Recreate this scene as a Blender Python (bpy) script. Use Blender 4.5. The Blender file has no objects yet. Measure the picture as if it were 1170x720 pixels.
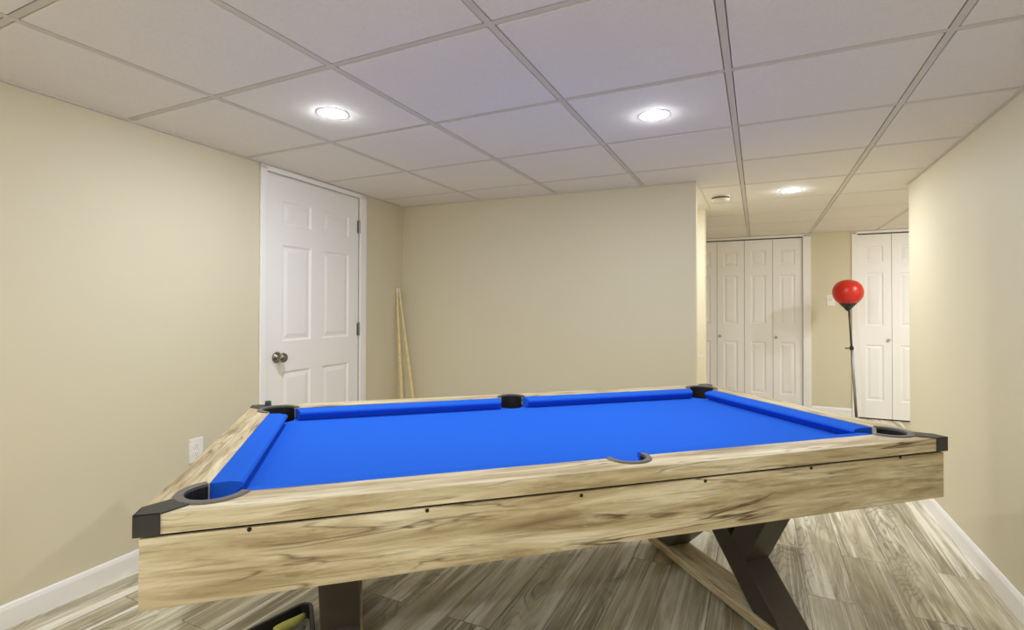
import bpy, bmesh, math, random
from mathutils import Vector, Matrix, noise
random.seed(7)
C = bpy.context.scene.collection
PI = math.pi

# ------------------------------------------------------------------ helpers
def srgb(r, g, b):
    f = lambda c: (c/255/12.92) if c/255 <= 0.04045 else ((c/255+0.055)/1.055)**2.4
    return (f(r), f(g), f(b), 1.0)

def link(name, bm, mat, parent=None, smooth=False, bevel=0.0):
    bmesh.ops.recalc_face_normals(bm, faces=bm.faces[:])
    me = bpy.data.meshes.new(name)
    bm.to_mesh(me); bm.free()
    me.materials.append(mat)
    if smooth:
        for p in me.polygons: p.use_smooth = True
    o = bpy.data.objects.new(name, me)
    C.objects.link(o)
    if parent: o.parent = parent
    if bevel:
        m = o.modifiers.new('bevel', 'BEVEL'); m.width = bevel; m.segments = 2
        m.limit_method = 'ANGLE'; m.angle_limit = math.radians(40)
    return o

def empty(name, loc=(0, 0, 0), rz=0.0):
    o = bpy.data.objects.new(name, None); C.objects.link(o)
    o.location = loc; o.rotation_euler = (0, 0, rz); o.empty_display_size = 0.1
    return o

def tag(o, label, cat, group=None):
    o['label'] = label; o['category'] = cat
    if group: o['group'] = group
    return o

def struct(o, label=None, cat=None):
    o['kind'] = 'structure'
    if label: o['label'] = label
    if cat: o['category'] = cat
    return o

def box(bm, x0, x1, y0, y1, z0, z1, mat=None):
    v = [bm.verts.new(p) for p in [(x0,y0,z0),(x1,y0,z0),(x1,y1,z0),(x0,y1,z0),(x0,y0,z1),(x1,y0,z1),(x1,y1,z1),(x0,y1,z1)]]
    for f in [(3,2,1,0),(4,5,6,7),(0,1,5,4),(1,2,6,5),(2,3,7,6),(3,0,4,7)]:
        bm.faces.new([v[i] for i in f])
    if mat is not None:
        for q in v: q.co = mat @ q.co
    return v

def prism(bm, pts, z0, z1):
    n = len(pts)
    a = [bm.verts.new((p[0], p[1], z0)) for p in pts]
    b = [bm.verts.new((p[0], p[1], z1)) for p in pts]
    bm.faces.new(a[::-1]); bm.faces.new(b)
    for i in range(n):
        j = (i+1) % n
        bm.faces.new([a[i], a[j], b[j], b[i]])

def lathe(bm, prof, n=32, mat=None, cap=True):
    """prof = list of (radius, z) spun about z."""
    rings = []
    new = []
    for r, z in prof:
        if r < 1e-6:
            v = bm.verts.new((0, 0, z)); rings.append([v]); new.append(v)
        else:
            ring = [bm.verts.new((r*math.cos(2*PI*i/n), r*math.sin(2*PI*i/n), z)) for i in range(n)]
            rings.append(ring); new += ring
    for a, b in zip(rings[:-1], rings[1:]):
        for i in range(n):
            j = (i+1) % n
            if len(a) == 1 and len(b) == 1: continue
            if len(a) == 1: bm.faces.new([a[0], b[i], b[j]])
            elif len(b) == 1: bm.faces.new([a[i], a[j], b[0]])
            else: bm.faces.new([a[i], a[j], b[j], b[i]])
    if cap:
        if len(rings[0]) > 1: bm.faces.new(rings[0][::-1])
        if len(rings[-1]) > 1: bm.faces.new(rings[-1])
    if mat is not None:
        for v in new: v.co = mat @ v.co
    return new

def tube(bm, pts, rad, n=12, cap=True):
    """round tube along a polyline; rad a number or a list."""
    pts = [Vector(p) for p in pts]
    if not hasattr(rad, '__len__'): rad = [rad]*len(pts)
    rings = []
    up = Vector((0, 0, 1))
    d0 = (pts[1]-pts[0]).normalized()
    if abs(d0.dot(up)) > 0.9: up = Vector((1, 0, 0))
    for i, p in enumerate(pts):
        if i == 0: d = pts[1]-pts[0]
        elif i == len(pts)-1: d = pts[-1]-pts[-2]
        else: d = (pts[i+1]-pts[i]).normalized() + (pts[i]-pts[i-1]).normalized()
        d.normalize()
        s = d.cross(up).normalized(); t = s.cross(d).normalized(); up = t
        rings.append([bm.verts.new(p + rad[i]*(math.cos(2*PI*k/n)*s + math.sin(2*PI*k/n)*t)) for k in range(n)])
    for a, b in zip(rings[:-1], rings[1:]):
        for k in range(n):
            j = (k+1) % n
            bm.faces.new([a[k], a[j], b[j], b[k]])
    if cap:
        bm.faces.new(rings[0][::-1]); bm.faces.new(rings[-1])

def beam(bm, p0, p1, wx, wp):
    """square bar in the local y-z plane: wx across x, wp across the bar inside its plane."""
    p0, p1 = Vector(p0), Vector(p1)
    d = (p1-p0).normalized(); x = Vector((1, 0, 0)); n = d.cross(x).normalized()
    vs = []
    for p in (p0, p1):
        for sx, sn in ((-1,-1),(1,-1),(1,1),(-1,1)):
            vs.append(bm.verts.new(p + x*sx*wx/2 + n*sn*wp/2))
    for f in [(3,2,1,0),(4,5,6,7),(0,1,5,4),(1,2,6,5),(2,3,7,6),(3,0,4,7)]:
        bm.faces.new([vs[i] for i in f])

def copy_tree(o, parent=None):
    c = o.copy(); C.objects.link(c)
    if parent: c.parent = parent
    for ch in [x for x in list(o.children)]: copy_tree(ch, c)
    return c

# ------------------------------------------------------------------ materials
def base_mat(name, col, rough=0.5, metal=0.0, spec=0.5):
    m = bpy.data.materials.new(name); m.use_nodes = True
    b = m.node_tree.nodes['Principled BSDF']
    b.inputs['Base Color'].default_value = col
    b.inputs['Roughness'].default_value = rough
    b.inputs['Metallic'].default_value = metal
    b.inputs['Specular IOR Level'].default_value = spec
    return m, m.node_tree, b

def nd(nt, typ, **kw):
    n = nt.nodes.new(typ)
    for k, v in kw.items(): setattr(n, k, v)
    return n

def ramp(nt, fac, stops, interp='LINEAR'):
    r = nd(nt, 'ShaderNodeValToRGB'); r.color_ramp.interpolation = interp
    e = r.color_ramp.elements
    e[0].position, e[0].color = stops[0][0], stops[0][1]
    e[1].position, e[1].color = stops[-1][0], stops[-1][1]
    for p, c in stops[1:-1]:
        x = e.new(p); x.color = c
    nt.links.new(fac, r.inputs['Fac'])
    return r.outputs['Color']

def mapping(nt, scale, rot=(0, 0, 0), loc=(0, 0, 0), src=None):
    mp = nd(nt, 'ShaderNodeMapping')
    if src is None:
        tc = nd(nt, 'ShaderNodeTexCoord'); src = tc.outputs['Object']
    nt.links.new(src, mp.inputs['Vector'])
    mp.inputs['Scale'].default_value = scale; mp.inputs['Rotation'].default_value = rot; mp.inputs['Location'].default_value = loc
    return mp.outputs['Vector']

def noise_tex(nt, vec, scale, detail=4, rough=0.5, dist=0.0):
    n = nd(nt, 'ShaderNodeTexNoise'); nt.links.new(vec, n.inputs['Vector'])
    n.inputs['Scale'].default_value = scale; n.inputs['Detail'].default_value = detail
    n.inputs['Roughness'].default_value = rough; n.inputs['Distortion'].default_value = dist
    return n.outputs['Fac']

def mix(nt, a, b, fac, mode='MIX'):
    m = nd(nt, 'ShaderNodeMix', data_type='RGBA', blend_type=mode)
    for sock, v in ((m.inputs[6], a), (m.inputs[7], b), (m.inputs[0], fac)):
        if hasattr(v, 'is_linked'): nt.links.new(v, sock)
        else: sock.default_value = v
    return m.outputs[2]

def bump(nt, b, h, strength, dist):
    bp = nd(nt, 'ShaderNodeBump'); bp.inputs['Strength'].default_value = strength; bp.inputs['Distance'].default_value = dist
    nt.links.new(h, bp.inputs['Height']); nt.links.new(bp.outputs['Normal'], b.inputs['Normal'])

def paint(name, col, rough=0.55, amt=0.06, sc=60):
    m, nt, b = base_mat(name, col, rough, spec=0.3)
    v = mapping(nt, (1, 1, 1))
    bump(nt, b, noise_tex(nt, v, sc*4, 3), amt, 0.002)
    return m

M = {}
M['wall'] = paint('greige_wall_paint', srgb(216, 208, 184), 0.6)
M['white'] = paint('white_trim_paint', srgb(243, 241, 241), 0.35, 0.02)
M['door'] = paint('white_door_paint', srgb(243, 241, 241), 0.4, 0.03)
M['grid'] = paint('ceiling_grid_metal', srgb(208, 202, 194), 0.5, 0.01)

def tile_mat():
    m, nt, b = base_mat('ceiling_tile', srgb(232, 224, 222), 0.9, spec=0.1)
    v = mapping(nt, (1, 1, 1))
    f = noise_tex(nt, v, 90, 5, 0.7)
    c = ramp(nt, f, [(0.30, srgb(226, 221, 215)), (0.5, srgb(232, 227, 221)), (1, srgb(235, 230, 224))])
    big = noise_tex(nt, v, 0.9, 3)
    c = mix(nt, c, srgb(222, 215, 213), ramp(nt, big, [(0.45, (0,0,0,1)), (0.75, (0.5,0.5,0.5,1))]))
    nt.links.new(c, b.inputs['Base Color'])
    bump(nt, b, f, 0.25, 0.002)
    return m
M['tile'] = tile_mat()

def floor_mat():
    m, nt, b = base_mat('grey_vinyl_plank', srgb(140, 130, 112), 0.42, spec=0.4)
    tc = nd(nt, 'ShaderNodeTexCoord')
    v = mapping(nt, (1, 1, 1), rot=(0, 0, PI/2), src=tc.outputs['Object'])
    br = nd(nt, 'ShaderNodeTexBrick'); nt.links.new(v, br.inputs['Vector'])
    br.inputs['Scale'].default_value = 1.0; br.inputs['Brick Width'].default_value = 1.22; br.inputs['Row Height'].default_value = 0.178
    br.inputs['Mortar Size'].default_value = 0.0022; br.inputs['Mortar Smooth'].default_value = 0.0; br.inputs['Bias'].default_value = 0.0
    br.offset = 0.37; br.offset_frequency = 2
    br.inputs['Color1'].default_value = (0, 0, 0, 1); br.inputs['Color2'].default_value = (1, 1, 1, 1); br.inputs['Mortar'].default_value = (0.5, 0.5, 0.5, 1)
    # every plank samples its own stretch of grain
    sx = nd(nt, 'ShaderNodeSeparateXYZ'); nt.links.new(tc.outputs['Object'], sx.inputs[0])
    rnd = nd(nt, 'ShaderNodeMath', operation='MULTIPLY'); nt.links.new(br.outputs['Color'], rnd.inputs[0]); rnd.inputs[1].default_value = 37.0
    cb = nd(nt, 'ShaderNodeCombineXYZ')
    nt.links.new(sx.outputs['X'], cb.inputs['X']); nt.links.new(sx.outputs['Y'], cb.inputs['Y']); nt.links.new(rnd.outputs[0], cb.inputs['Z'])
    g = mapping(nt, (8.5, 0.85, 1), src=cb.outputs[0])
    f1 = noise_tex(nt, g, 1.4, 6, 0.62, 0.8)
    fine = noise_tex(nt, mapping(nt, (110, 2.2, 1), src=cb.outputs[0]), 1.0, 4, 0.6, 0.2)
    # cathedral grain
    warp = noise_tex(nt, mapping(nt, (5, 1.0, 1), src=cb.outputs[0]), 1.1, 2, 0.5)
    sc = nd(nt, 'ShaderNodeMath', operation='MULTIPLY'); nt.links.new(warp, sc.inputs[0]); sc.inputs[1].default_value = 26.0
    si = nd(nt, 'ShaderNodeMath', operation='FRACT'); nt.links.new(sc.outputs[0], si.inputs[0])
    ring = ramp(nt, si.outputs[0], [(0.0, (0.75,0.75,0.75,1)), (0.12, (0.12,0.12,0.12,1)), (0.7, (0,0,0,1)), (1.0, (0.75,0.75,0.75,1))])
    c = ramp(nt, f1, [(0.27, srgb(128, 120, 100)), (0.42, srgb(178, 170, 148)), (0.54, srgb(208, 201, 180)), (0.66, srgb(240, 236, 222))])
    plank = ramp(nt, br.outputs['Color'], [(0.0, srgb(198, 192, 176)), (0.5, srgb(232, 228, 214)), (1.0, srgb(255, 254, 250))])
    c = mix(nt, c, plank, 0.85, 'MULTIPLY')
    c = mix(nt, c, srgb(240, 236, 226), ramp(nt, fine, [(0.52, (0,0,0,1)), (0.70, (0.65,0.65,0.65,1))]))
    region = ramp(nt, noise_tex(nt, mapping(nt, (4, 0.8, 1), src=cb.outputs[0], loc=(3, 1, 0)), 1.0, 2), [(0.50, (0,0,0,1)), (0.62, (1,1,1,1))])
    rr = nd(nt, 'ShaderNodeMath', operation='MULTIPLY'); nt.links.new(ring, rr.inputs[0]); nt.links.new(region, rr.inputs[1])
    c = mix(nt, c, srgb(96, 86, 70), rr.outputs[0])
    vein = noise_tex(nt, mapping(nt, (13, 0.55, 1), src=cb.outputs[0], loc=(5, 2, 3)), 1.3, 5, 0.62, 0.6)
    c = mix(nt, c, srgb(250, 246, 234), ramp(nt, vein, [(0.53, (0,0,0,1)), (0.63, (0.8,0.8,0.8,1))]))
    mort = nd(nt, 'ShaderNodeMath', operation='MULTIPLY'); nt.links.new(br.outputs['Fac'], mort.inputs[0]); mort.inputs[1].default_value = 0.45
    c = mix(nt, c, srgb(70, 62, 52), mort.outputs[0])
    nt.links.new(c, b.inputs['Base Color'])
    bump(nt, b, fine, 0.08, 0.002)
    return m
M['floor'] = floor_mat()

def wood_mat(name, along='X', tint=1.0):
    m, nt, b = base_mat(name, srgb(190, 165, 125), 0.5, spec=0.35)
    tc = nd(nt, 'ShaderNodeTexCoord')
    rot = (0, 0, 0) if along == 'X' else (0, 0, PI/2)
    v = mapping(nt, (1, 1, 1), rot=rot, src=tc.outputs['Object'])
    st = mapping(nt, (1.0, 9, 9), src=v)
    f1 = noise_tex(nt, st, 2.0, 6, 0.6, 0.7)
    f2 = noise_tex(nt, mapping(nt, (2.5, 60, 60), src=v), 1.6, 4, 0.65, 0.4)
    t = lambda r, g, bb: srgb(r*tint, g*tint, bb*tint)
    c = ramp(nt, f1, [(0.27, t(126, 108, 77)), (0.39, t(174, 156, 120)), (0.52, t(202, 187, 153)), (0.66, t(233, 223, 198))])
    c = mix(nt, c, t(134, 115, 82), ramp(nt, f2, [(0.52, (0,0,0,1)), (0.72, (0.75,0.75,0.75,1))]))
    f3 = noise_tex(nt, mapping(nt, (5, 42, 42), src=v, loc=(4, 2, 7)), 1.2, 5, 0.7, 0.8)
    c = mix(nt, c, t(226, 214, 188), ramp(nt, f3, [(0.52, (0,0,0,1)), (0.72, (0.6,0.6,0.6,1))]))
    # long dark splits
    w = noise_tex(nt, mapping(nt, (0.75, 7, 7), src=v, loc=(2.3, 0.7, 0.1)), 1.6, 4, 0.55, 0.5)
    d = nd(nt, 'ShaderNodeMath', operation='SUBTRACT'); nt.links.new(w, d.inputs[0]); d.inputs[1].default_value = 0.5
    a = nd(nt, 'ShaderNodeMath', operation='ABSOLUTE'); nt.links.new(d.outputs[0], a.inputs[0])
    line = ramp(nt, a.outputs[0], [(0.0, (1,1,1,1)), (0.006, (0.75,0.75,0.75,1)), (0.016, (0,0,0,1))])
    reg = ramp(nt, noise_tex(nt, mapping(nt, (1.3, 5, 5), src=v, loc=(9, 4, 1)), 1.5, 2), [(0.52, (0,0,0,1)), (0.62, (1,1,1,1))])
    k = nd(nt, 'ShaderNodeMath', operation='MULTIPLY'); nt.links.new(line, k.inputs[0]); nt.links.new(reg, k.inputs[1])
    c = mix(nt, c, t(92, 72, 48), k.outputs[0])
    w2 = noise_tex(nt, mapping(nt, (0.9, 12, 12), src=v, loc=(7.1, 3.3, 2.2)), 1.5, 3, 0.5, 0.3)
    d2 = nd(nt, 'ShaderNodeMath', operation='SUBTRACT'); nt.links.new(w2, d2.inputs[0]); d2.inputs[1].default_value = 0.5
    a2 = nd(nt, 'ShaderNodeMath', operation='ABSOLUTE'); nt.links.new(d2.outputs[0], a2.inputs[0])
    line2 = ramp(nt, a2.outputs[0], [(0.0, (0.8,0.8,0.8,1)), (0.010, (0.35,0.35,0.35,1)), (0.022, (0,0,0,1))])
    reg2 = ramp(nt, noise_tex(nt, mapping(nt, (1.6, 6, 6), src=v, loc=(1, 8, 5)), 1.4, 2), [(0.47, (0,0,0,1)), (0.58, (1,1,1,1))])
    k2 = nd(nt, 'ShaderNodeMath', operation='MULTIPLY'); nt.links.new(line2, k2.inputs[0]); nt.links.new(reg2, k2.inputs[1])
    c = mix(nt, c, t(104, 84, 58), k2.outputs[0])
    # knots
    vo = nd(nt, 'ShaderNodeTexVoronoi'); nt.links.new(mapping(nt, (2.0, 5.5, 5.5), src=v, loc=(0.3, 0.2, 0.9)), vo.inputs['Vector']); vo.inputs['Scale'].default_value = 1.0
    kn = ramp(nt, vo.outputs['Distance'], [(0.0, (0.9,0.9,0.9,1)), (0.05, (0.55,0.55,0.55,1)), (0.13, (0,0,0,1))])
    c = mix(nt, c, t(112, 88, 60), kn)
    nt.links.new(c, b.inputs['Base Color'])
    bump(nt, b, f2, 0.1, 0.002)
    return m
M['wood'] = wood_mat('rustic_oak', 'X', 0.97)
M['wood_y'] = wood_mat('rustic_oak_short_rail', 'Y')
M['foot'] = wood_mat('rustic_oak_foot', 'Y', 1.04)

def cloth_mat():
    m, nt, b = base_mat('blue_billiard_cloth', srgb(20, 90, 210), 0.95, spec=0.04)
    v = mapping(nt, (1, 1, 1))
    f = noise_tex(nt, v, 420, 3, 0.7)
    c = ramp(nt, f, [(0.3, srgb(34, 90, 203)), (0.7, srgb(42, 101, 214))])
    nt.links.new(c, b.inputs['Base Color'])
    b.inputs['Sheen Weight'].default_value = 0.0
    bump(nt, b, f, 0.12, 0.001)
    return m
M['cloth'] = cloth_mat()

def simple(name, col, rough=0.5, metal=0.0, spec=0.5, amt=0.05, sc=150):
    m, nt, b = base_mat(name, col, rough, metal, spec)
    v = mapping(nt, (1, 1, 1)); f = noise_tex(nt, v, sc, 3)
    c = mix(nt, col, tuple(x*0.8 for x in col[:3])+(1,), ramp(nt, f, [(0.4, (0,0,0,1)), (0.8, (1,1,1,1))]))
    nt.links.new(c, b.inputs['Base Color'])
    bump(nt, b, f, amt, 0.001)
    return m
M['black_plastic'] = simple('black_plastic', srgb(44, 42, 40), 0.45)
M['ring'] = simple('dark_grey_pocket_plastic', srgb(100, 96, 91), 0.5)
M['pocket'] = simple('black_pocket_liner', srgb(14, 13, 13), 0.7)
M['steel'] = simple('black_leg_steel', srgb(66, 60, 53), 0.32, 0.0, 0.5, 0.03)
M['screw'] = simple('dark_screw', srgb(48, 40, 30), 0.4, 0.6)
M['chrome'] = simple('brushed_nickel', srgb(150, 144, 134), 0.25, 1.0, 0.5, 0.01)
M['pole'] = simple('grey_steel_pole', srgb(160, 156, 152), 0.35, 0.5, 0.5, 0.01)
M['pole_dark'] = simple('dark_steel_pole', srgb(92, 82, 74), 0.35, 0.6, 0.5, 0.01)
M['knob'] = simple('pale_knob', srgb(176, 172, 166), 0.35, 0.3, 0.5, 0.01)
M['hinge'] = simple('satin_hinge', srgb(150, 146, 138), 0.4, 0.9, 0.5, 0.01)
M['red'] = simple('red_leatherette', srgb(206, 40, 26), 0.3, 0.0, 0.5, 0.04, 60)
M['maple'] = simple('pale_maple', srgb(232, 214, 160), 0.35, 0, 0.5, 0.02, 40)
M['cue_tip'] = simple('white_ferrule', srgb(240, 236, 220), 0.4)
M['plate'] = simple('white_switch_plate', srgb(244, 242, 240), 0.35, 0, 0.5, 0.01)
M['slot'] = simple('outlet_slot', srgb(90, 86, 82), 0.6)
M['chalk'] = simple('dark_green_chalk', srgb(74, 92, 86), 0.8)
M['chalk_grey'] = simple('dark_grey_chalk', srgb(70, 76, 78), 0.8)
M['detector'] = simple('detector_white_plastic', srgb(222, 216, 204), 0.5)
M['vent_shade'] = simple('detector_vents', srgb(70, 66, 60), 0.7)
M['yellow'] = simple('yellow_green_cloth', srgb(214, 212, 120), 0.8, 0, 0.3, 0.3, 60)
M['dark'] = simple('void_backing', srgb(60, 58, 54), 0.9)

def plastic_bag_mat():
    m, nt, b = base_mat('clear_plastic_film', srgb(216, 214, 204), 0.18, spec=0.6)
    b.inputs['Transmission Weight'].default_value = 0.35
    b.inputs['IOR'].default_value = 1.2
    v = mapping(nt, (1, 1, 1)); f = noise_tex(nt, v, 45, 3, 0.6, 1.5)
    bump(nt, b, f, 0.6, 0.01)
    return m
M['film'] = plastic_bag_mat()

LIGHT = 505.0
def lens_mat(name, k):
    m = bpy.data.materials.new(name); m.use_nodes = True
    nt = m.node_tree; nt.nodes.clear()
    e = nd(nt, 'ShaderNodeEmission'); o = nd(nt, 'ShaderNodeOutputMaterial')
    e.inputs['Color'].default_value = (0.97, 1.015, 1.06, 1); e.inputs['Strength'].default_value = LIGHT*k
    nt.links.new(e.outputs[0], o.inputs[0])
    return m
M['lens'] = lens_mat('lit_lens', 1.0)
M['lens_hall'] = lens_mat('lit_hall_lens', 1.15)
M['lens_added_behind'] = lens_mat('added_lens_behind_camera', 0.22)  # this and the next: lenses of lights added out of view
M['lens_added_rear'] = lens_mat('added_lens_room_rear', 1.15)

# ------------------------------------------------------------------ dimensions (metres; camera above the origin)
CAMZ = 1.175
HC = 1.9937                      # ceiling
LW_A = Vector((-2.478, 0.889)); LW_B = Vector((-2.628, 3.389))     # left wall runs through these
LT = (LW_B-LW_A).normalized()
LN = Vector((LT.y, -LT.x))       # into the room
BW_A = Vector((-2.66, 3.42)); BW_B = Vector((-0.361, 3.52))        # back wall face
RX = 0.90                        # right wall face
REND = 4.19                      # right wall ends here (outside corner)
HY = 6.53                        # far closet wall
REAR = -2.3

# ------------------------------------------------------------------ the setting
bm = bmesh.new(); box(bm, -2.9, 2.8, REAR-0.1, 6.8, -0.08, 0.0)
floor = struct(link('floor', bm, M['floor']))

# ceiling: dropped 2 x 2 ft tiles in a grid
AX0, BY0, T = -2.529, 0.0923, 0.6096
bm = bmesh.new()
xs = [AX0 + T*k for k in range(-1, 10)]
ys = [BY0 + T*k for k in range(-5, 12)]
XL, XR, YN, YF = -2.75, 2.7, REAR, 6.7
gap = 0.0145
for i in range(len(xs)-1):
    for j in range(len(ys)-1):
        x0, x1 = max(xs[i]+gap, XL), min(xs[i+1]-gap, XR)
        y0, y1 = max(ys[j]+gap, YN), min(ys[j+1]-gap, YF)
        if i == 1: x0 = XL          # the last column runs on to the left wall
        if i == 0: continue
        if x1-x0 < 0.02 or y1-y0 < 0.02: continue
        box(bm, x0, x1, y0, y1, HC, HC+0.015)
box(bm, XL, XR, YN, YF, HC+0.015, HC+0.05)
ceiling = struct(link('ceiling', bm, M['tile'], bevel=0.003))
bm = bmesh.new()
for x in xs[2:]:
    if x < XR: box(bm, x-0.011, x+0.011, YN, YF, HC+0.001, HC+0.0155)
for y in ys:
    if YN < y < YF: box(bm, XL, XR, y-0.0105, y+0.0105, HC+0.0016, HC+0.0155)
grid = struct(link('ceiling_grid', bm, M['grid'], ceiling))

def wall_seg(bm, p0, p1, thick, z0, z1, side=1):
    """box whose visible face runs p0 -> p1; thickness goes to the left (side=1) or right (-1) of that direction."""
    p0, p1 = Vector(p0), Vector(p1); t = (p1-p0).normalized(); n = Vector((-t.y, t.x))*side*thick
    prism(bm, [p0, p1, p1+n, p0+n], z0, z1)

def lw(u, off=0.0):              # point on the left wall, u metres along, off metres into the room
    return LW_A + LT*u + LN*off

D_U0, D_U1, D_TOP = 1.172, 1.977, 1.948
bm = bmesh.new()
wall_seg(bm, lw(-3.3), lw(D_U0-0.012), 0.12, 0, HC+0.04)
wall_seg(bm, lw(D_U1+0.012), lw(2.56), 0.12, 0, HC+0.04)
wall_seg(bm, lw(D_U0-0.012), lw(D_U1+0.012), 0.12, D_TOP+0.012, HC+0.04)
struct(link('wall_left', bm, M['wall']))
bm = bmesh.new(); wall_seg(bm, BW_A, BW_B, 0.15, 0, HC+0.04)
struct(link('wall_back', bm, M['wall']))
bm = bmesh.new(); box(bm, RX, RX+0.12, REAR, REND, 0, HC+0.04); box(bm, RX+0.12, 2.7, REND-0.12, REND, 0, HC+0.04)
struct(link('wall_right', bm, M['wall']))
bm = bmesh.new(); box(bm, -2.8, 1.1, REAR-0.12, REAR, 0, HC+0.04)
struct(link('wall_rear', bm, M['wall']))
# side passage behind the back wall, closed further in
bm = bmesh.new(); box(bm, -2.1, -0.398, 4.55, 4.68, 0, HC+0.04); box(bm, -2.1, -2.0, 3.5, 4.55, 0, HC+0.04)
struct(link('wall_passage', bm, M['wall']))
# far closet wall with its two openings
O1 = (-0.735, 0.450); O2 = (0.955, 1.56); OT = 1.965
bm = bmesh.new()
box(bm, -1.3, O1[0], HY, HY+0.12, 0, HC+0.04); box(bm, O1[1], O2[0], HY, HY+0.12, 0, HC+0.04); box(bm, O2[1], 2.7, HY, HY+0.12, 0, HC+0.04)
box(bm, O1[0], O1[1], HY, HY+0.12, OT, HC+0.04); box(bm, O2[0], O2[1], HY, HY+0.12, OT, HC+0.04)
struct(link('wall_far', bm, M['wall']))
bm = bmesh.new(); box(bm, 2.6, 2.7, REND, HY+0.1, 0, HC+0.04); box(bm, -1.3, -1.2, 4.6, HY+0.1, 0, HC+0.04)
struct(link('wall_hall', bm, M['wall']))

# baseboards (moulded: tall flat with a small eased top)
def baseboard(name, p0, p1, side, h=0.088):
    bm = bmesh.new()
    p0, p1 = Vector(p0), Vector(p1); t = (p1-p0).normalized(); n = Vector((-t.y, t.x))*side
    prof = [(0, 0), (0.013, 0), (0.013, h-0.018), (0.008, h-0.004), (0.004, h), (0, h)]
    rows = []
    for p in (p0, p1):
        rows.append([bm.verts.new((p.x+n.x*a, p.y+n.y*a, z)) for a, z in prof])
    k = len(prof)
    for i in range(k):
        j = (i+1) % k
        bm.faces.new([rows[0][i], rows[0][j], rows[1][j], rows[1][i]])
    bm.faces.new(rows[0]); bm.faces.new(rows[1][::-1])
    return struct(link(name, bm, M['white']))
baseboard('baseboard_left', lw(-3.2), lw(D_U0-0.055), -1)
baseboard('baseboard_corner', lw(D_U1+0.085), lw(2.49), -1)
baseboard('baseboard_back', BW_A+Vector((0.04, 0.0017)), BW_B, -1)
baseboard('baseboard_right', (RX, REAR), (RX, REND), 1)
baseboard('baseboard_far', (O1[1]+0.078, HY), (O2[0]-0.055, HY), -1, 0.1)

# wall angle round the ceiling
bm = bmesh.new()
wall_seg(bm, lw(-3.3), lw(2.5), 0.02, HC-0.006, HC+0.012, -1)
struct(link('trim_1', bm, M['grid']))
bm = bmesh.new()
wall_seg(bm, BW_A+Vector((0.05, 0.002)), BW_B, 0.02, HC-0.005, HC+0.012, -1)
box(bm, -0.361, -0.350, 3.67, 4.55, HC-0.002, HC+0.012)
struct(link('trim_2', bm, M['grid']))
bm = bmesh.new(); box(bm, RX-0.02, RX, REAR, REND, HC-0.005, HC+0.012)
struct(link('trim_3', bm, M['grid']))

# ---- panelled doors
def leaf_bm(w, h, cols, rows, thick=0.035, z0=0.0):
    """panelled leaf; x = width, z = height, front face at y = 0 looking to -y."""
    bm = bmesh.new()
    us = sorted({0.0, w, *[c for q in cols for c in q]}); vs = sorted({z0, z0+h, *[c for q in rows for c in q]})
    def ispanel(u, v): return any(a < u < b for a, b in cols) and any(a < v < b for a, b in rows)
    def quad(pts): bm.faces.new([bm.verts.new(p) for p in pts])
    for i in range(len(us)-1):
        for j in range(len(vs)-1):
            u0, u1, v0, v1 = us[i], us[i+1], vs[j], vs[j+1]
            if not ispanel((u0+u1)/2, (v0+v1)/2):
                quad([(u0,0,v0),(u1,0,v0),(u1,0,v1),(u0,0,v1)]); continue
            # cove down, flat groove, sloped field up, raised field
            k = min(1.0, (u1-u0)/0.16)
            loops = [(0, 0), (0.010*k, 0.009), (0.018*k, 0.009), (0.042*k, 0.002)]
            rings = [[bm.verts.new((u0+a, d, v0+a)), bm.verts.new((u1-a, d, v0+a)), bm.verts.new((u1-a, d, v1-a)), bm.verts.new((u0+a, d, v1-a))]
                     for a, d in loops]
            rings = [[v for v in r] for r in rings]
            for r0, r1 in zip(rings[:-1], rings[1:]):
                for q in range(4):
                    p = (q+1) % 4
                    bm.faces.new([r0[q], r0[p], r1[p], r1[q]])
            bm.faces.new(rings[-1])
    z1 = z0+h
    quad([(0,thick,z0),(0,thick,z1),(w,thick,z1),(w,thick,z0)])
    quad([(0,0,z0),(0,0,z1),(0,thick,z1),(0,thick,z0)]); quad([(w,0,z0),(w,thick,z0),(w,thick,z1),(w,0,z1)])
    quad([(0,0,z1),(w,0,z1),(w,thick,z1),(0,thick,z1)]); quad([(0,0,z0),(0,thick,z0),(w,thick,z0),(w,0,z0)])
    bmesh.ops.remove_doubles(bm, verts=bm.verts[:], dist=0.0002)
    return bm

# door 1: six-panel door in the left wall
lang = math.atan2(LT.y, LT.x)
p = lw(D_U0, 0.002)
door1 = empty('door_1', (p.x, p.y, 0), lang); struct(door1, 'white six panel door with nickel knob in the left wall', 'door')
DW = D_U1-D_U0
bm = leaf_bm(DW, D_TOP-0.008, [(0.117, 0.350), (0.455, 0.708)], [(0.20, 0.787), (0.968, 1.542), (1.66, 1.808)], z0=0.008)
leaf = link('door_leaf', bm, M['door'], door1)
bm = bmesh.new()                  # casing and head
box(bm, -0.050, -0.008, -0.016, 0.0, 0, D_TOP+0.036); box(bm, DW+0.010, DW+0.078, -0.016, 0.0, 0, D_TOP+0.036)
box(bm, -0.050, DW+0.078, -0.016, 0.0, D_TOP+0.008, D_TOP+0.038)
link('door_casing', bm, M['white'], door1, bevel=0.004)
bm = bmesh.new()                  # jamb behind the gap
box(bm, -0.011, -0.003, 0.012, 0.10, 0, D_TOP+0.010); box(bm, DW+0.003, DW+0.011, 0.012, 0.10, 0, D_TOP+0.010)
box(bm, -0.011, DW+0.011, 0.012, 0.10, D_TOP+0.003, D_TOP+0.011); box(bm, 0.0, DW, 0.05, 0.10, 0.0, D_TOP)
link('door_jamb', bm, M['white'], door1)
bm = bmesh.new()                  # knob: rosette, neck, ball
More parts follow.
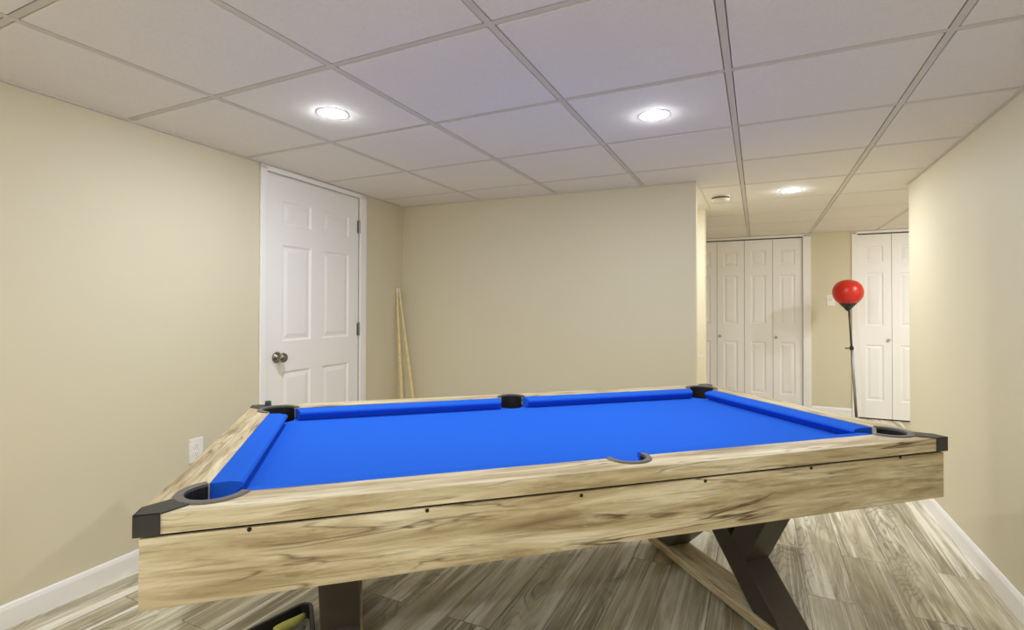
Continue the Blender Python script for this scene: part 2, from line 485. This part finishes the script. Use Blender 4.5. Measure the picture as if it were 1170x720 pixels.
rx = Matrix.Translation((0.078, 0, 0.876)) @ Matrix.Rotation(PI/2, 4, 'X')
lathe(bm, [(0.0, 0.0), (0.033, 0.0), (0.033, 0.004), (0.026, 0.010), (0.012, 0.014), (0.011, 0.030), (0.018, 0.036), (0.027, 0.044), (0.029, 0.054), (0.024, 0.064), (0.012, 0.069), (0.0, 0.070)], 28, rx)
link('door_knob', bm, M['chrome'], leaf, smooth=True)
bm = bmesh.new(); box(bm, 0.0, 0.003, -0.0008, 0.002, 0.845, 0.905)
link('latch_plate', bm, M['slot'], leaf)
for z in (0.28, 1.013, 1.749):
    bm = bmesh.new()
    tube(bm, [(DW+0.006, -0.006, z-0.045), (DW+0.006, -0.006, z+0.045)], 0.0065, 10)
    box(bm, DW-0.012, DW+0.006, -0.0012, 0.001, z-0.043, z+0.043)
    for k in (-0.015, 0.015):
        tube(bm, [(DW+0.006, -0.006, z+k-0.001), (DW+0.006, -0.006, z+k+0.001)], 0.0072, 10)
    tube(bm, [(DW+0.006, -0.006, z+0.045), (DW+0.006, -0.006, z+0.051)], [0.005, 0.002], 10)
    link('hinge', bm, M['hinge'], door1)

# doors 2 and 3: bifold closet doors in the far wall
def bifold(name, x0, x1, n, label, knobs, casL, casR, top=OT):
    d = empty(name, (x0, HY, 0)); struct(d, label, 'closet door')
    W = (x1-x0-0.008)/n
    for i in range(n):
        w = W-0.004
        m = 0.30*w
        bm = leaf_bm(w, top-0.03, [(0.24*w, 0.76*w)], [(0.20, 0.785), (0.985, 1.545), (1.655, 1.83)], 0.03, 0.015)
        lf = link('door_leaf', bm, M['door'], d)
        lf.location = (0.004+i*W+0.002, 0.012 if i % 2 else 0.012, 0)
        if i in knobs:
            bm = bmesh.new()
            kx = 0.03 if knobs[i] < 0 else w-0.03
            lathe(bm, [(0, 0), (0.010, 0), (0.008, 0.008), (0.014, 0.016), (0.015, 0.022), (0.009, 0.027), (0, 0.028)], 16,
                  Matrix.Translation((kx, 0, 0.84)) @ Matrix.Rotation(PI/2, 4, 'X'))
            link('knob', bm, M['knob'], lf, smooth=True)
    bm = bmesh.new(); w = x1-x0
    if casL: box(bm, -casL, 0.002, -0.016, 0.0, 0, top+0.012)
    box(bm, w-0.002, w+casR, -0.016, 0.0, 0, top+0.012)
    box(bm, -casL, w+casR, -0.016, 0.0, top-0.002, top+0.022)
    link('door_casing', bm, M['white'], d, bevel=0.003)
    bm = bmesh.new(); box(bm, 0.002, w-0.002, 0.02, 0.05, top-0.012, top-0.001)
    link('door_track', bm, M['slot'], d)
    bm = bmesh.new(); box(bm, 0.0, w, 0.06, 0.075, 0.0, top)
    link('closet_backing', bm, M['dark'], d)
    return d
bifold('door_2', O1[0], O1[1], 4, 'white four leaf bifold closet door at the end of the hall, left of the switch', {1: -1, 3: -1}, 0.0, 0.075)
bifold('door_3', O2[0], O2[1], 2, 'white bifold closet door behind the red punching bag', {0: 1}, 0.052, 0.06)

# ------------------------------------------------------------------ recessed lights
def make_light(x, y, label, lens='lens'):
    t = empty('recessed_light', (x, y, HC)); tag(t, label, 'ceiling light', 'recessed ceiling lights')
    bm = bmesh.new()
    lathe(bm, [(0.0445, 0.0005), (0.0445, -0.0009), (0.062, -0.0012), (0.064, -0.0006), (0.064, 0.0005)], 40, cap=False)
    link('trim_ring', bm, M['white'], t, smooth=False)
    bm = bmesh.new()
    lathe(bm, [(0.0443, -0.0009), (0.0425, -0.0031), (0.035, -0.0054), (0.020, -0.0069), (0.0, -0.0072)], 32, cap=False)
    link('lens', bm, M[lens], t, smooth=True)
    return t
LK = [(-1.625, 1.635, 'round lit recessed ceiling light nearest the white six panel door', 'lens'),
      (-0.398, 2.236, 'round lit recessed ceiling light in the middle of the ceiling above the pool table', 'lens'),
      (0.208, 4.08, 'small looking round lit recessed light in the hall ceiling beside the smoke detector', 'lens_hall')]
for w_, x, y in (('left front', -1.614, -0.21), ('middle front', -0.395, 0.396), ('right front', 0.52, 0.39), ('left rear', -1.614, -1.43), ('middle rear', -0.395, -1.43), ('right rear', 0.215, -0.82)):  # unseen lights added behind the camera to fill the room
    LK.append((x, y, 'added unseen ceiling light behind the camera, the %s one' % w_, 'lens_added_rear' if 'rear' in w_ else 'lens_added_behind'))
LK += [(1.74, 5.27, 'added unseen ceiling light round the corner of the right wall, nearer the closet', 'lens_hall'),  # unseen lights added to brighten the hall and passage
       (2.10, 4.66, 'added unseen ceiling light round the corner of the right wall, further from the closet', 'lens_hall'),
       (-1.10, 4.10, 'added unseen ceiling light in the passage behind the back wall', 'lens_hall')]
for a in LK: make_light(*a)

# smoke detector
t = empty('smoke_detector', (-0.247, 4.075, HC)); tag(t, 'round smoke detector on the hall ceiling left of the far ceiling light', 'smoke detector')
bm = bmesh.new(); lathe(bm, [(0, 0), (0.064, 0), (0.066, -0.006), (0.064, -0.010), (0.0, -0.010)], 36)
link('base_plate', bm, M['detector'], t, smooth=False)
bm = bmesh.new(); lathe(bm, [(0, -0.010), (0.060, -0.010), (0.060, -0.022), (0, -0.022)], 36)
link('shaded_vent_band', bm, M['vent_shade'], t)
bm = bmesh.new(); lathe(bm, [(0.0, -0.022), (0.062, -0.022), (0.061, -0.033), (0.046, -0.040), (0.0, -0.041)], 36)
link('cover', bm, M['detector'], t, smooth=True)

# ------------------------------------------------------------------ wall plates
def plate_bm(w, h):
    bm = bmesh.new(); box(bm, -w/2, w/2, -0.006, 0.0, -h/2, h/2); return bm
p = lw(0.752, 0.0)
t = empty('wall_outlet', (p.x, p.y, 0.462), lang); tag(t, 'white duplex wall outlet on the left wall beside the pool table', 'outlet')
link('cover_plate', plate_bm(0.074, 0.118), M['plate'], t, bevel=0.002)
for z in (-0.02, 0.02):
    bm = bmesh.new(); prism(bm, [(0.017*math.cos(a), 0.0145*math.sin(a)) for a in [2*PI*i/20 for i in range(20)]], 0, 0.0025)
    for v in bm.verts: v.co = Vector((v.co.x, -0.006-v.co.z, v.co.y+z))
    s = link('socket', bm, M['plate'], t)
    bm = bmesh.new()
    for x in (-0.006, 0.006): box(bm, x-0.001, x+0.001, -0.0088, -0.008, z-0.001, z+0.007)
    tube(bm, [(0, -0.0088, z-0.007), (0, -0.008, z-0.007)], 0.0022, 8)
    link('slots', bm, M['slot'], s)
def switch(name, loc, rz, label, w=0.074, h=0.118):
    t = empty(name, loc, rz); tag(t, label, 'light switch')
    link('cover_plate', plate_bm(w, h), M['plate'], t, bevel=0.002)
    bm = bmesh.new(); box(bm, -0.005, 0.005, -0.018, -0.006, -0.004, 0.012)
    for v in bm.verts:
        if v.co.y < -0.01: v.co.z += 0.004
    link('toggle', bm, M['plate'], t)
    return t
switch('light_switch', (0.712, HY, 1.255), 0, 'white light switch on the far wall left of the red punching bag')
t = empty('wall_hook', (-0.361, 3.63, 0.845), PI/2); tag(t, 'tiny white hook on the end of the back wall above the far corner pocket', 'hook')
bm = bmesh.new(); box(bm, -0.009, 0.009, -0.003, 0, -0.012, 0.016)
link('hook_plate', bm, M['plate'], t, bevel=0.001)
bm = bmesh.new(); tube(bm, [(0, -0.002, 0.004), (0, -0.014, 0.0), (0, -0.022, -0.004), (0, -0.026, 0.004), (0, -0.025, 0.012)], 0.0035, 10)
link('hook_arm', bm, M['plate'], t, smooth=True)

# ------------------------------------------------------------------ pool table
TH = math.radians(42.058)
table = empty('pool_table', (-0.705, 1.850, 0.0), TH)
tag(table, 'rustic oak pool table with blue cloth and black crossed steel legs', 'pool table')
ZT = CAMZ-0.43                     # rail top
HL, HW = 1.153, 0.614
IL, IW = 1.062, 0.515              # wood rail stops here, cushion begins
PCX, PCY, PR = 1.035, 0.500, 0.062 # corner pockets
SPY, SR = 0.520, 0.051             # side pockets
SXN, SXF = 0.026, -0.016           # their places along the near and far rails
ZB = ZT-0.045                      # playing bed

def arc(cx, cy, r, a0, a1, n=18):
    return [(cx+r*math.cos(math.radians(a0+(a1-a0)*i/n)), cy+r*math.sin(math.radians(a0+(a1-a0)*i/n))) for i in range(n+1)]

a_long = math.degrees(math.asin((IW-PCY)/PR))      # angle below the x axis where the hole meets the long rail line
a_short = math.degrees(math.acos((IL-PCX)/PR))     # measured from -x
a_side = math.degrees(math.asin((SPY-IW)/SR))
# near long rail outline (y negative)
near = [(-HL+0.0, -HW), (HL, -HW)]
near += arc(PCX, -PCY, PR, 315, 180+a_long, 14)
near_s = len(near); near += arc(0, -SPY, SR, a_side, -180-a_side, 20); near_e = len(near)
near += arc(-PCX, -PCY, PR, -a_long, -135, 14)
left = [(-HL, HW), (-HL, -HW)] + arc(-PCX, -PCY, PR, 225, 180-a_short, 14) + arc(-PCX, PCY, PR, 180+a_short, 135, 14)
Z_R0 = ZT-0.041
def with_side(sx): return [(x+sx, y) if near_s <= i < near_e else (x, y) for i, (x, y) in enumerate(near)]
far = [(-x, -y) for x, y in with_side(-SXF)]
near = with_side(SXN)
for nm, pts, mat in (('long_rail', near, M['wood']), ('long_rail', far, M['wood']),
                     ('end_rail', left, M['wood_y']), ('end_rail', [(-x, -y) for x, y in left], M['wood_y'])):
    bm = bmesh.new(); prism(bm, pts, Z_R0, ZT)
    link(nm, bm, mat, table)

# cabinet (apron boards) under a thin shadow groove
ZA0, ZA1 = ZT-0.197, ZT-0.049
AL, AW = HL-0.006, HW-0.004
for y0, y1 in ((-AW, -AW+0.025), (AW-0.025, AW)):
    bm = bmesh.new(); box(bm, -AL, AL, y0, y1, ZA0, ZA1)
    ap = link('long_apron', bm, M['wood'], table, bevel=0.002)
    if y0 < 0:
        for s, dz in ((-0.941, -0.050), (-0.558, -0.051), (-0.160, -0.056), (0.218, -0.054), (0.592, -0.050), (0.953, -0.047)):
            bm = bmesh.new()
            lathe(bm, [(0, 0), (0.005, 0), (0.0045, 0.0015), (0.002, 0.002), (0.0, 0.0014)], 14,
                  Matrix.Translation((s, -AW, ZT+dz-0.003)) @ Matrix.Rotation(PI/2, 4, 'X'))
            link('screw', bm, M['screw'], ap)
for x0, x1 in ((-AL, -AL+0.025), (AL-0.025, AL)):
    bm = bmesh.new(); box(bm, x0, x1, -AW+0.0255, AW-0.0255, ZA0, ZA1)
    link('end_apron', bm, M['wood_y'], table, bevel=0.002)
bm = bmesh.new()                    # recessed strip behind the groove, and the bottom board
for q in (-1, 1):
    box(bm, -AL+0.008, AL-0.008, min(q*(AW-0.008), q*(AW-0.030)), max(q*(AW-0.008), q*(AW-0.030)), ZA1-0.0005, Z_R0+0.0005)
    box(bm, min(q*(AL-0.008), q*(AL-0.03)), max(q*(AL-0.008), q*(AL-0.03)), -AW+0.03, AW-0.03, ZA1-0.0005, Z_R0+0.0005)
link('cabinet_groove', bm, M['screw'], table)
bm = bmesh.new(); box(bm, -AL+0.03, AL-0.03, -AW+0.03, AW-0.03, ZA0+0.010, ZA0+0.022)
link('cabinet_bottom', bm, M['steel'], table)

# cloth bed with the pocket mouths cut out
sd = math.degrees(math.acos((IL-PCX)/PR))
bed = []
def hole_in(sx, sy, n=16):
    """the arc of a corner hole that faces the table centre, in local +,+ quadrant going from the end line to the long line"""
    a_s = -math.degrees(math.acos((IL-PCX)/PR))        # on x = IL, below centre
    a_e = -180-math.degrees(math.asin((IW-PCY)/PR))    # on y = IW, left of centre
    return [(sx*x, sy*y) for x, y in arc(PCX, PCY, PR, a_s, a_e, n)]
side_top = [(x, y) for x, y in arc(0, SPY, SR, -a_side, -180+a_side, 18)]
bed += hole_in(1, 1) + [(x+SXF, y) for x, y in side_top] + hole_in(-1, 1)[::-1]
bed += hole_in(-1, -1) + [(-x+SXN, -y) for x, y in side_top] + hole_in(1, -1)[::-1]
bm = bmesh.new(); prism(bm, bed, ZB-0.018, ZB)
link('cloth_bed', bm, M['cloth'], table)

# cushions
def cushion(x0, x1, n0, n1, name='cushion'):
    """runs along +x between x0 and x1 at the rail line and n0..n1 at the nose; rail line at y = 0, nose towards +y."""
    D = IW-0.455
    prof = [(0, -0.002), (D*0.55, -0.002), (D*0.93, -0.007), (D, -0.0125), (D, -0.018), (D*0.80, -0.030), (D*0.62, -0.0448), (0, -0.0448)]
    bm = bmesh.new(); rows = []
    for a, b in ((x0, n0), (x1, n1)):
        rows.append([bm.verts.new((a+(b-a)*(y/D), y, z)) for y, z in prof])
    k = len(prof)
    for i in range(k):
        j = (i+1) % k
        bm.faces.new([rows[0][i], rows[0][j], rows[1][j], rows[1][i]])
    bm.faces.new(rows[0]); bm.faces.new(rows[1][::-1])
    return bm
def put_cushion(bm, mat4):
    for v in bm.verts: v.co = mat4 @ v.co
    return link('cushion', bm, M['cloth'], table)
e = 0.972; g = 0.055
for sx_, turn in ((SXN, 0), (-SXF, 1)):
    for x0, x1, n0, n1 in ((-e, -g+sx_, -e+0.025, -g-0.012+sx_), (g+sx_, e, g+0.012+sx_, e-0.025)):
        mt = Matrix.Translation((0, IW if turn else -IW, ZT)) @ Matrix.Rotation(PI*turn, 4, 'Z')
        put_cushion(cushion(x0, x1, n0, n1), mt)
w = 0.428
sc = 0.072/0.06
put_cushion(cushion(-w, w, -w+0.012, w-0.012), Matrix.Translation((-IL, 0, ZT)) @ Matrix.Rotation(-PI/2, 4, 'Z') @ Matrix.Diagonal((1, sc, 1, 1)))
put_cushion(cushion(-w, w, -w+0.012, w-0.012), Matrix.Translation((IL, 0, ZT)) @ Matrix.Rotation(PI/2, 4, 'Z') @ Matrix.Diagonal((1, sc, 1, 1)))

# pockets: black liner cup and grey ring on the rail
def pocket(cx, cy, r, ro, a0, a1, cup_r):
    bm = bmesh.new()
    n = 28
    ri = r-0.001
    zt, zl = ZT+0.0045, ZT+0.0005
    angs = [math.radians(a0+(a1-a0)*i/n) for i in range(n+1)]
    prof = [(ri, ZT-0.040), (ri, zt-0.001), (ri+0.002, zt), (ro-0.003, zt), (ro, zl+0.001), (ro, zl), (r+0.0005, zl)]
    rows = [[bm.verts.new((cx+q*math.cos(a), cy+q*math.sin(a), z)) for q, z in prof] for a in angs]
    for r0, r1 in zip(rows[:-1], rows[1:]):
        for k in range(len(prof)-1):
            bm.faces.new([r0[k], r0[k+1], r1[k+1], r1[k]])
    bm.faces.new(rows[0][1:6]); bm.faces.new(rows[-1][1:6][::-1])
    ring = link('pocket_ring', bm, M['ring'], table)
    bm = bmesh.new()
    lathe(bm, [(cup_r, ZT-0.064), (cup_r-0.004, ZT-0.115), (0.03, ZT-0.135), (0, ZT-0.137)], 28, Matrix.Translation((cx, cy, 0)), cap=False)
    # back wall of the throat, only on the rail side
    rr = r-0.0025
    b0 = [bm.verts.new((cx+rr*math.cos(a), cy+rr*math.sin(a), ZT-0.066)) for a in angs]
    b1 = [bm.verts.new((cx+rr*math.cos(a), cy+rr*math.sin(a), ZT-0.003)) for a in angs]
    for k in range(n): bm.faces.new([b0[k], b0[k+1], b1[k+1], b1[k]])
    link('pocket_cup', bm, M['pocket'], ring)
for sx in (-1, 1):
    for sy in (-1, 1):
        base = {(-1,-1): (180-a_short, 360-a_long), (1,-1): (180+a_long, 360+a_short), (1,1): (-a_short, 180-a_long), (-1,1): (a_long, 180+a_short)}[(sx, sy)]
        pocket(sx*PCX, sy*PCY, PR, 0.082, base[0], base[1], PR)
pocket(SXN, -SPY, SR, 0.067, -180-6, 16, SR)
pocket(SXF, SPY, SR, 0.067, -4, 184, SR)

# corner caps: strap from the ring to the corner, folded over the corner edge
for sx in (-1, 1):
    for sy in (-1, 1):
        bm = bmesh.new()
        c = 0.046; o_ = 0.003; th = 0.0025
        def P(x, y): return (sx*x, sy*y)
        q = 0.080
        u0 = PCX+q*math.cos(math.radians(62)); v0 = PCY+q*math.sin(math.radians(62))*0.80
        u0, v0 = PCX+0.030, PCY+0.0755
        u1, v1 = PCX+0.0755, PCY+0.030
        top = [P(HL+o_, HW+o_), P(HL-c, HW+o_), P(u0, v0), P(u1, v1), P(HL+o_, HW-c)]
        prism(bm, top, ZT+0.0003, ZT+0.003)
        prism(bm, [P(HL+o_, HW+o_), P(HL-c, HW+o_), P(HL-c, HW+0.0003), P(HL+0.0003, HW+0.0003), P(HL+0.0003, HW-c), P(HL+o_, HW-c)], ZT-0.043, ZT+0.003)
        link('corner_cap', bm, M['black_plastic'], table)

# crossed steel legs on an oak foot, one frame under each end
ZL = lambda z: ZT+z
for sx in (-1, 1):
    X = 0.733 if sx > 0 else -0.764
    for k in (1, -1):
        bm = bmesh.new()
        y0, z0, y1, z1 = -0.345*k, ZL(-0.690), 0.204*k, ZL(-0.197)
        d = Vector((0, y1-y0, z1-z0)).normalized()
        beam(bm, Vector((X, y0, z0))-d*0.06, Vector((X, y1, z1))+d*0.06, 0.114-(0.001 if k < 0 else 0), 0.098)
        geom = bm.verts[:]+bm.edges[:]+bm.faces[:]
        r = bmesh.ops.bisect_plane(bm, geom=geom, plane_co=(0, 0, ZL(-0.690)), plane_no=(0, 0, 1), clear_inner=True)
        r = bmesh.ops.bisect_plane(bm, geom=bm.verts[:]+bm.edges[:]+bm.faces[:], plane_co=(0, 0, ZL(-0.1875)), plane_no=(0, 0, 1), clear_outer=True)
        bmesh.ops.holes_fill(bm, edges=bm.edges[:], sides=8)
        link('leg', bm, M['steel'], table, bevel=0.004)
        bm = bmesh.new()
        p1 = Vector((X, -0.357*k, ZL(-0.197))); p0 = Vector((X, -0.190*k, ZL(-0.497)))
        d = (p1-p0).normalized()
        beam(bm, p0, p1+d*0.06, 0.112, 0.098)
        bmesh.ops.bisect_plane(bm, geom=bm.verts[:]+bm.edges[:]+bm.faces[:], plane_co=(0, 0, ZL(-0.1875)), plane_no=(0, 0, 1), clear_outer=True)
        bmesh.ops.holes_fill(bm, edges=bm.edges[:], sides=8)
        link('leg_brace', bm, M['steel'], table, bevel=0.004)
    bm = bmesh.new(); box(bm, X-0.068, X+0.068, -0.430, 0.430, 0.016, 0.0555)
    fb = link('foot_board', bm, M['foot'], table, bevel=0.003)
    for y in (-0.37, 0.37):
        bm = bmesh.new(); lathe(bm, [(0, 0), (0.024, 0), (0.024, 0.006), (0.012, 0.010), (0.012, 0.0165), (0, 0.0165)], 20, Matrix.Translation((X, y, 0)))
        link('leveler', bm, M['black_plastic'], fb)

# chalk on the rails
def T2W(s, w_, z): return Matrix.Translation(table.location) @ Matrix.Rotation(TH, 4, 'Z') @ Vector((s, w_, z))
def chalk(s, w_, mat, label, rz, size=0.022):
    p = T2W(s, w_, ZT)
    t = empty('cue_chalk', (p.x, p.y, p.z), TH+rz); tag(t, label, 'chalk', None)
    bm = bmesh.new(); h = size/2; box(bm, -h, h, -h, h, 0.0, size*0.86)
    link('paper_wrap', bm, M['chalk_grey'], t, bevel=0.0012)
    # dished chalk top
    bm = bmesh.new(); n = 12; rows = []
    for i in range(n+1):
        rows.append([])
        for j in range(n+1):
            x, y = -h+size*i/n, -h+size*j/n
            rows[-1].append(bm.verts.new((x*0.97, y*0.97, size*0.98-0.004*max(0, 1-(x*x+y*y)/(h*h)))))
    for i in range(n):
        for j in range(n): bm.faces.new([rows[i][j], rows[i+1][j], rows[i+1][j+1], rows[i][j+1]])
    r = bmesh.ops.extrude_face_region(bm, geom=bm.faces[:])
    for v in [q for q in r['geom'] if isinstance(q, bmesh.types.BMVert)]: v.co.z = size*0.85
    link('chalk_top', bm, mat, t)
chalk(-1.090, 0.592, M['chalk'], 'green chalk cube on the far left corner of the pool table rail', 0.3)

# ------------------------------------------------------------------ cues leaning in the corner
def cue(tip, bottom, label):
    tip, bottom = Vector(tip), Vector(bottom)
    L = (tip-bottom).length
    t = bpy.data.objects.new('pool_cue', None); C.objects.link(t)
    t.location = bottom
    t.rotation_mode = 'QUATERNION'; t.rotation_quaternion = Vector((0, 0, 1)).rotation_difference((tip-bottom).normalized())
    tag(t, label, 'pool cue', 'pool cues in the corner')
    bm = bmesh.new(); lathe(bm, [(0, 0.012), (0.0150, 0.012), (0.0155, 0.25), (0.0125, L*0.55), (0.0072, L-0.035), (0, L-0.035)], 18)
    link('shaft', bm, M['maple'], t, smooth=False)
    bm = bmesh.new(); lathe(bm, [(0, 0.0), (0.012, 0.0), (0.0152, 0.004), (0.0152, 0.012), (0, 0.012)], 18)
    link('bumper', bm, M['black_plastic'], t)
    bm = bmesh.new(); lathe(bm, [(0, L-0.035), (0.0068, L-0.035), (0.0064, L-0.006), (0.005, L-0.001), (0, L)], 16)
    link('ferrule', bm, M['cue_tip'], t)
cue((-2.6150, 3.3322, 1.3267), (-2.485, 3.270, 0.004), 'pale maple pool cue leaning in the corner, the more upright left one')
cue((-2.6060, 3.3480, 1.3267), (-2.370, 3.325, 0.004), 'pale maple pool cue leaning in the corner, the more slanted right one')

# ------------------------------------------------------------------ punching bag on a stand
t = empty('punching_bag_stand', (0.885, 6.11, 0)); tag(t, 'red reflex punching bag on a thin steel pole in the hall', 'punching bag')
bm = bmesh.new(); lathe(bm, [(0, 0), (0.19, 0), (0.19, 0.012), (0.175, 0.03), (0.07, 0.05), (0.035, 0.075), (0.0, 0.075)], 40)
link('base', bm, M['black_plastic'], t, smooth=False)
topx, topy = -0.075, -0.03
PZ = 1.315
def pp(z): return (topx*z/PZ, topy*z/PZ, z)
bm = bmesh.new(); tube(bm, [pp(0.06), pp(0.78)], 0.0125, 14); link('pole', bm, M['pole'], t, smooth=True)
bm = bmesh.new(); tube(bm, [pp(0.74), pp(1.17)], 0.0095, 14); link('upper_pole', bm, M['pole_dark'], t, smooth=True)
bm = bmesh.new(); tube(bm, [pp(0.755), pp(0.79)], 0.018, 14)
a = Vector(pp(0.772)); tube(bm, [a, a+Vector((-0.04, -0.01, 0.0))], [0.006, 0.006], 8); lathe(bm, [(0, 0), (0.012, 0), (0.012, 0.012), (0, 0.012)], 10, Matrix.Translation(a+Vector((-0.045, -0.012, -0.006))))
link('height_clamp', bm, M['black_plastic'], t)
bz = Matrix.Translation((topx, topy, PZ))
bm = bmesh.new()
R = 0.138
prof = [(R*0.30, -0.122), (R*0.55, -0.100), (R*0.80, -0.066), (R*0.95, -0.030), (R, 0.008), (R*0.97, 0.048), (R*0.86, 0.086), (R*0.66, 0.116), (R*0.38, 0.135), (0.0, 0.142)]
fine = []
for (r0, z0), (r1, z1) in zip(prof[:-1], prof[1:]): fine += [(r0, z0)]
fine += [prof[-1]]
lathe(bm, fine, 36, bz)
bag = link('bag', bm, M['red'], t, smooth=True)
sm = bag.modifiers.new('smooth', 'SUBSURF'); sm.levels = 1; sm.render_levels = 1
bm = bmesh.new()
lathe(bm, [(0.013, -0.172), (0.022, -0.160), (0.036, -0.142), (0.062, -0.114), (0.082, -0.092), (0.078, -0.090), (0.0, -0.100)], 30, bz, cap=False)
link('collar', bm, M['black_plastic'], t, smooth=True)

# ------------------------------------------------------------------ on the floor under the near end of the table
V1 = T2W(-0.882, 0.290, 0).to_2d(); SIDE = 0.36
dd = Vector((math.cos(TH+math.radians(217)), math.sin(TH+math.radians(217))))
V2 = V1+dd*SIDE
ang = math.radians(60)
V3 = V1+Vector((dd.x*math.cos(ang)-dd.y*math.sin(ang), dd.x*math.sin(ang)+dd.y*math.cos(ang)))*SIDE
cen = (V1+V2+V3)/3
def rounded(vs, inset, rad, n=6):
    out = []
    k = len(vs)
    ctr = sum(vs, Vector((0, 0)))/k
    inner = [ctr+(v-ctr)*(1-(inset+rad)/((v-ctr).length*0.5)) for v in vs]
    for i in range(k):
        prv, cur, nxt = inner[i-1], inner[i], inner[(i+1) % k]
        d0 = (cur-prv).normalized(); d1 = (nxt-cur).normalized()
        n0 = Vector((d0.y, -d0.x)); n1 = Vector((d1.y, -d1.x))
        a0 = math.atan2(n0.y, n0.x); a1 = math.atan2(n1.y, n1.x)
        while a1 < a0: a1 += 2*PI
        for q in range(n+1):
            a = a0+(a1-a0)*q/n
            out.append(cur+Vector((math.cos(a), math.sin(a)))*rad)
    return out
tri = [V1, V2, V3]
if (V2-V1).cross(V3-V1) < 0: tri = [V1, V3, V2]
rk = empty('ball_rack', (cen.x, cen.y, 0)); tag(rk, 'black triangular ball rack lying on the floor behind the near left table leg', 'ball rack')
bm = bmesh.new()
outer = rounded(tri, 0.0, 0.035); inner = rounded(tri, 0.014, 0.021)
for z0, z1 in ((0.0, 0.056),):
    n = len(outer); rows = []
    for o_, i_ in zip(outer, inner):
        rows.append([bm.verts.new((o_.x-cen.x, o_.y-cen.y, z0)), bm.verts.new((o_.x-cen.x, o_.y-cen.y, z1)), bm.verts.new((i_.x-cen.x, i_.y-cen.y, z1)), bm.verts.new((i_.x-cen.x, i_.y-cen.y, z0))])
    for a in range(n):
        b = (a+1) % n
        for q in range(4):
            r_ = (q+1) % 4
            bm.faces.new([rows[a][q], rows[b][q], rows[b][r_], rows[a][r_]])
link('frame', bm, M['black_plastic'], rk, bevel=0.003)

def blob(bm, cx, cy, rx_, ry_, h, seed, ang=0.0, n=40, z0=0.0):
    """crumpled low heap resting on the floor"""
    rows = []
    m = 14
    ca, sa = math.cos(ang), math.sin(ang)
    top = bm.verts.new((cx, cy, z0+h))
    for i in range(1, m+1):
        f = i/m; ring = []
        for k in range(n):
            a = 2*PI*k/n
            w = 1+0.10*noise.noise(Vector((math.cos(a)*1.4, math.sin(a)*1.4, seed)))
            x, y = rx_*f*w*math.cos(a), ry_*f*w*math.sin(a)
            z = h*math.sqrt(max(0, 1-f**2.6))
            z *= 1+0.45*noise.noise(Vector((x*28, y*28, seed*3)))
            ring.append(bm.verts.new((cx+ca*x-sa*y, cy+sa*x+ca*y, z0+max(0.0, z))))
        rows.append(ring)
    for k in range(n): bm.faces.new([top, rows[0][k], rows[0][(k+1) % n]])
    for a, b in zip(rows[:-1], rows[1:]):
        for k in range(n):
            j = (k+1) % n
            bm.faces.new([a[k], b[k], b[j], a[j]])
    bm.faces.new(rows[-1])
bd = math.atan2(dd.y, dd.x)
side_n = Vector((-dd.y, dd.x))
if (cen-V1).dot(side_n) < 0: side_n = -side_n
c1 = V1+dd*0.145+side_n*0.064
bm = bmesh.new(); blob(bm, 0, 0, 0.074, 0.034, 0.016, 2.1, bd)
o = link('plastic_bag', bm, M['film'], None, smooth=True); o.location = (c1.x, c1.y, 0.0005)
tag(o, 'crumpled clear plastic bag inside the black ball rack', 'plastic bag')
c2 = V1+dd*0.128+side_n*0.062
bm = bmesh.new()
pts = []
for i in range(13):
    f = i/12
    pts.append(Vector((-0.055+0.110*f, 0.004*math.sin(f*5.0), 0.0185)))
tube(bm, pts, [0.0150*(0.75+0.25*math.sin(PI*f/12)) for f in range(13)], 14)
o = link('cloth_roll', bm, M['yellow'], None, smooth=True); o.location = (c2.x, c2.y, 0.0205); o.rotation_euler = (0, 0, bd)
tag(o, 'yellow green rolled cloth lying on the plastic bag inside the black ball rack', 'cloth')

# ------------------------------------------------------------------ camera, world, view
cam = bpy.data.cameras.new('camera'); co = bpy.data.objects.new('camera', cam); C.objects.link(co)
yaw, pit, roll = 0.4454, math.radians(0.6), 0.0022
f = Vector((-math.sin(yaw)*math.cos(pit), math.cos(yaw)*math.cos(pit), math.sin(pit)))
r = Vector((math.cos(yaw), math.sin(yaw), 0)); u = r.cross(f)
r2 = r*math.cos(roll)+u*math.sin(roll); u2 = u*math.cos(roll)-r*math.sin(roll)
co.matrix_world = Matrix(((r2.x, u2.x, -f.x, 0), (r2.y, u2.y, -f.y, 0), (r2.z, u2.z, -f.z, CAMZ), (0, 0, 0, 1)))
cam.sensor_width = 36.0; cam.sensor_fit = 'HORIZONTAL'
cam.lens = 36.0*588.7/1170
cam.shift_y = -(360-344.72)/1170
cam.clip_start = 0.02
bpy.context.scene.camera = co

w = bpy.data.worlds.new('world'); bpy.context.scene.world = w; w.use_nodes = True
w.node_tree.nodes['Background'].inputs[0].default_value = (0.5, 0.5, 0.5, 1); w.node_tree.nodes['Background'].inputs[1].default_value = 0.05

sc = bpy.context.scene
sc.view_settings.view_transform = 'Standard'; sc.view_settings.look = 'None'
sc.view_settings.gamma = 1.0; sc.view_settings.use_curve_mapping = False
sc.view_settings.exposure = 0.36
sc.cycles.max_bounces = 10; sc.cycles.diffuse_bounces = 8
sc.cycles.caustics_reflective = False; sc.cycles.caustics_refractive = False
